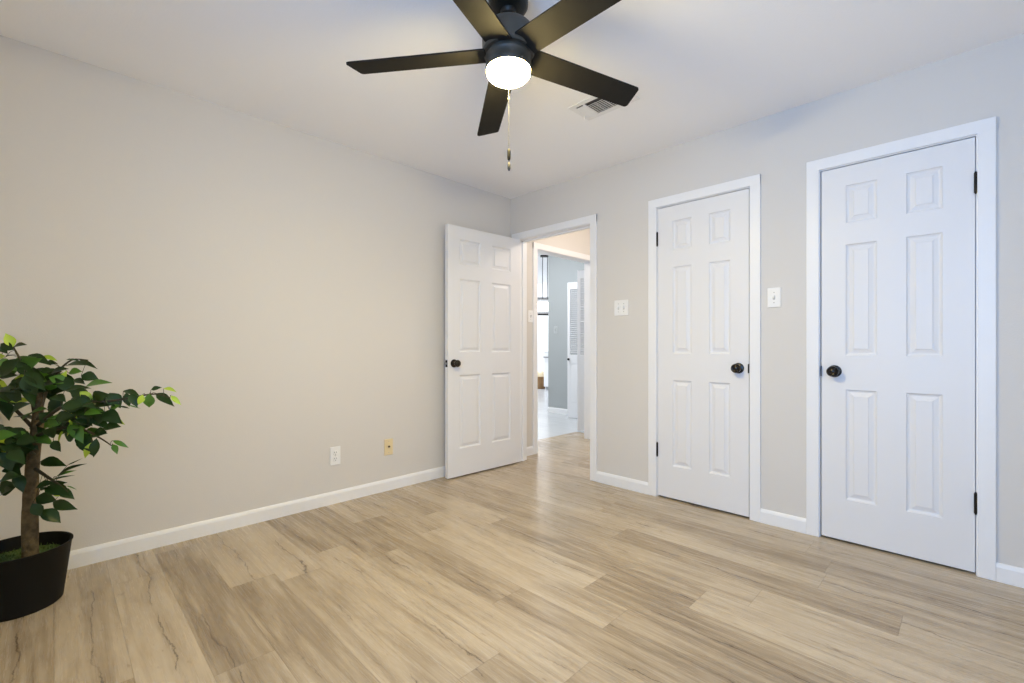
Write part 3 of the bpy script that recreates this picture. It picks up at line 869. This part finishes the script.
for L_ in LIMBS:
    pth = smooth_path([vp(u_, v_, T0 + d_) for u_, v_, d_ in L_['path']])
    bm = bmesh.new()
    n = len(pth)
    tube(bm, pth, [0.0062 * (1 - i / n) + 0.0014 for i in range(n)], 7)
    ls = list(L_['leaves'])
    cnt, fu, fv, su, sv = L_['fill']
    for _ in range(int(cnt * 1.45)):
        u_, v_ = fu + su * max(-0.95, min(0.95, random.gauss(0, 0.5))), fv + sv * max(-0.95, min(0.95, random.gauss(0, 0.5)))
        a = random.uniform(-0.5, 1.2) * (1 if random.random() < .6 else -1) + (0 if random.random() < .6 else math.pi)
        le = random.uniform(16, 23)
        ls.append((u_, v_, u_ + le * math.cos(a), v_ + le * 0.8 * math.sin(a) + 4, random.uniform(9.5, 13), random.choice((0, 0, 0, 0, 0, 1, 0, 2)) if u_ < -5 else random.choice((0, 0, 0, 0, 0, 1)), True))
    lf = bmesh.new()
    for q in ls:
        u0, v0, u1, v1, wpx, tone = q[:6]
        fill = len(q) > 6
        # nearest point of the twig gives the leaf its distance
        best = min(pth, key=lambda p: (p - vp(u0, v0, T0 + (p.x + p.y) / R2)).length)
        t = T0 + (best.x + best.y) / R2 + random.uniform(-0.035, 0.035) + (random.uniform(-0.06, 0.09) if fill else 0)
        base = vp(u0, v0, t)
        tip = vp(u1, v1, t + random.uniform(-0.03, 0.02))
        tip = base + (tip - base) * 1.12
        to_cam = (Vector((-TX, -TY, CAMZ)) - base).normalized()
        face = (to_cam + Vector((random.uniform(-.5, .5), random.uniform(-.5, .5), random.uniform(0.0, .8)))).normalized()
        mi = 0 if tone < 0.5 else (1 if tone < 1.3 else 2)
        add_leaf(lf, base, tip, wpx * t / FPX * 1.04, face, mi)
        # leaf stalk back to the twig
        near = min(pth, key=lambda p: (p - base).length)
        dd = near - base
        if 0.004 < dd.length < 0.12:
            tube(bm, [base, base + dd * 0.5 + Vector((0, 0, 0.006)), near], 0.0010, 5)
    br_ = link('branch', bm, 'twig', tree, smooth='all')
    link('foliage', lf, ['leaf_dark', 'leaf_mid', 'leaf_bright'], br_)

# ------------------------------------------------------------------ far room: chandelier, basket, cabinet
def wp(u, v, t):
    s = (u - CU) / FPX
    return Vector((t * (1 + s) / R2, t * (1 - s) / R2, CAMZ + (CV - v) * t / FPX))
TC = 8.45
cc = wp(545.0, 255, TC)
ch = empty('chandelier', (cc.x, cc.y, 2.74))
tag(ch, 'black framed hanging chandelier with lit glass shades in the far room', 'chandelier')
ch.rotation_euler = (0, 0, math.radians(-42))
link('canopy_plate', B_(-0.085, 0.085, -0.04, 0.04, -0.03, -0.0005, bev=0.003), 'black_metal', ch)
zr1, zr2 = wp(0, 298.5, TC).z - 2.74, wp(0, 314, TC).z - 2.74
for x in (-0.046, 0.046):
    bm = bmesh.new(); tube(bm, [(x, 0, -0.02), (x, 0, zr1)], 0.006, 8)
    link('rod', bm, 'black_metal', ch, smooth=True)
bm = bmesh.new()
hw, hd = 0.24, 0.13
for z in (zr1 + 0.008, zr1 - 0.03, zr2 + 0.018, zr2 - 0.014):
    for s_ in (-1, 1):
        box(bm, -hw, hw, s_ * hd - 0.006, s_ * hd + 0.006, z - 0.006, z + 0.006)
        box(bm, s_ * hw - 0.006, s_ * hw + 0.006, -hd, hd, z - 0.006, z + 0.006)
for s_ in (-1, 1):
    for q_ in (-1, 1):
        box(bm, s_ * hw - 0.006, s_ * hw + 0.006, q_ * hd - 0.006, q_ * hd + 0.006, zr2 - 0.014, zr1 + 0.008)
box(bm, -hw, hw, -0.006, 0.006, zr1 - 0.006, zr1 + 0.006)
box(bm, -hw, hw, -0.006, 0.006, zr2 - 0.02, zr2 - 0.008)
link('frame', bm, 'black_metal', ch)
for x in (-0.15, -0.05, 0.05, 0.15):
    bm = bmesh.new()
    zm = (zr1 + zr2) / 2 - 0.01
    lathe(bm, [(0, zm - 0.07), (0.03, zm - 0.07), (0.045, zm - 0.03), (0.046, zm + 0.03), (0.03, zm + 0.065), (0, zm + 0.07)], 16, Matrix.Translation((x, 0, 0)))
    link('glass_shade', bm, 'bulb', ch, smooth=True)

TB = 11.55
bp_ = wp(540.3, 388, TB)
bk = empty('wicker_basket', (bp_.x, bp_.y, 0.0))
tag(bk, 'brown woven basket on the floor at the far end of the view', 'basket')
bm = bmesh.new()
lathe(bm, [(0, 0.0), (0.115, 0.0), (0.125, 0.02), (0.135, 0.16), (0.125, 0.29), (0.128, 0.30), (0.115, 0.30), (0.12, 0.2), (0, 0.2)], 28, cap=False)
link('body', bm, 'wicker', bk, smooth=True)
bm = bmesh.new()
lathe(bm, [(0, 0.19), (0.105, 0.21), (0.118, 0.30), (0.112, 0.38), (0.085, 0.42), (0.04, 0.435), (0, 0.44)], 24, cap=False)
for v in bm.verts: v.co.z += 0.018 * math.sin(v.co.x * 40) * math.cos(v.co.y * 33) if v.co.z > 0.3 else 0
link('cloth_filling', bm, 'blanket', bk, smooth='all')

cb = empty('white_cabinet', (8.52, 7.42, 0.0), (0, 0, -math.pi / 2))
tag(cb, 'white cabinet with dark bar handle at the far white wall', 'cabinet')
link('body', B_(0.0, 0.75, 0.02, 0.45, 0.07, 0.92, bev=0.003), 'cabinet', cb)
link('plinth', B_(0.02, 0.73, 0.06, 0.44, 0.0, 0.0695), 'grey_wall', cb)
link('worktop', B_(-0.012, 0.762, -0.005, 0.46, 0.9205, 0.945, bev=0.003), 'cabinet', cb)
d_ = link('drawer', B_(0.006, 0.744, 0.0, 0.0195, 0.69, 0.905, bev=0.003), 'cabinet', cb)
bm = bmesh.new()
tube(bm, [(0.012, -0.03, 0.80), (0.30, -0.03, 0.80)], 0.010, 10)
for x in (0.04, 0.27): tube(bm, [(x, 0.0, 0.80), (x, -0.03, 0.80)], 0.006, 8)
link('handle', bm, 'black_metal', d_, smooth=True)
link('door', B_(0.006, 0.372, 0.0, 0.0195, 0.08, 0.68, bev=0.003), 'cabinet', cb)
link('door', B_(0.378, 0.744, 0.0, 0.0195, 0.08, 0.68, bev=0.003), 'cabinet', cb)
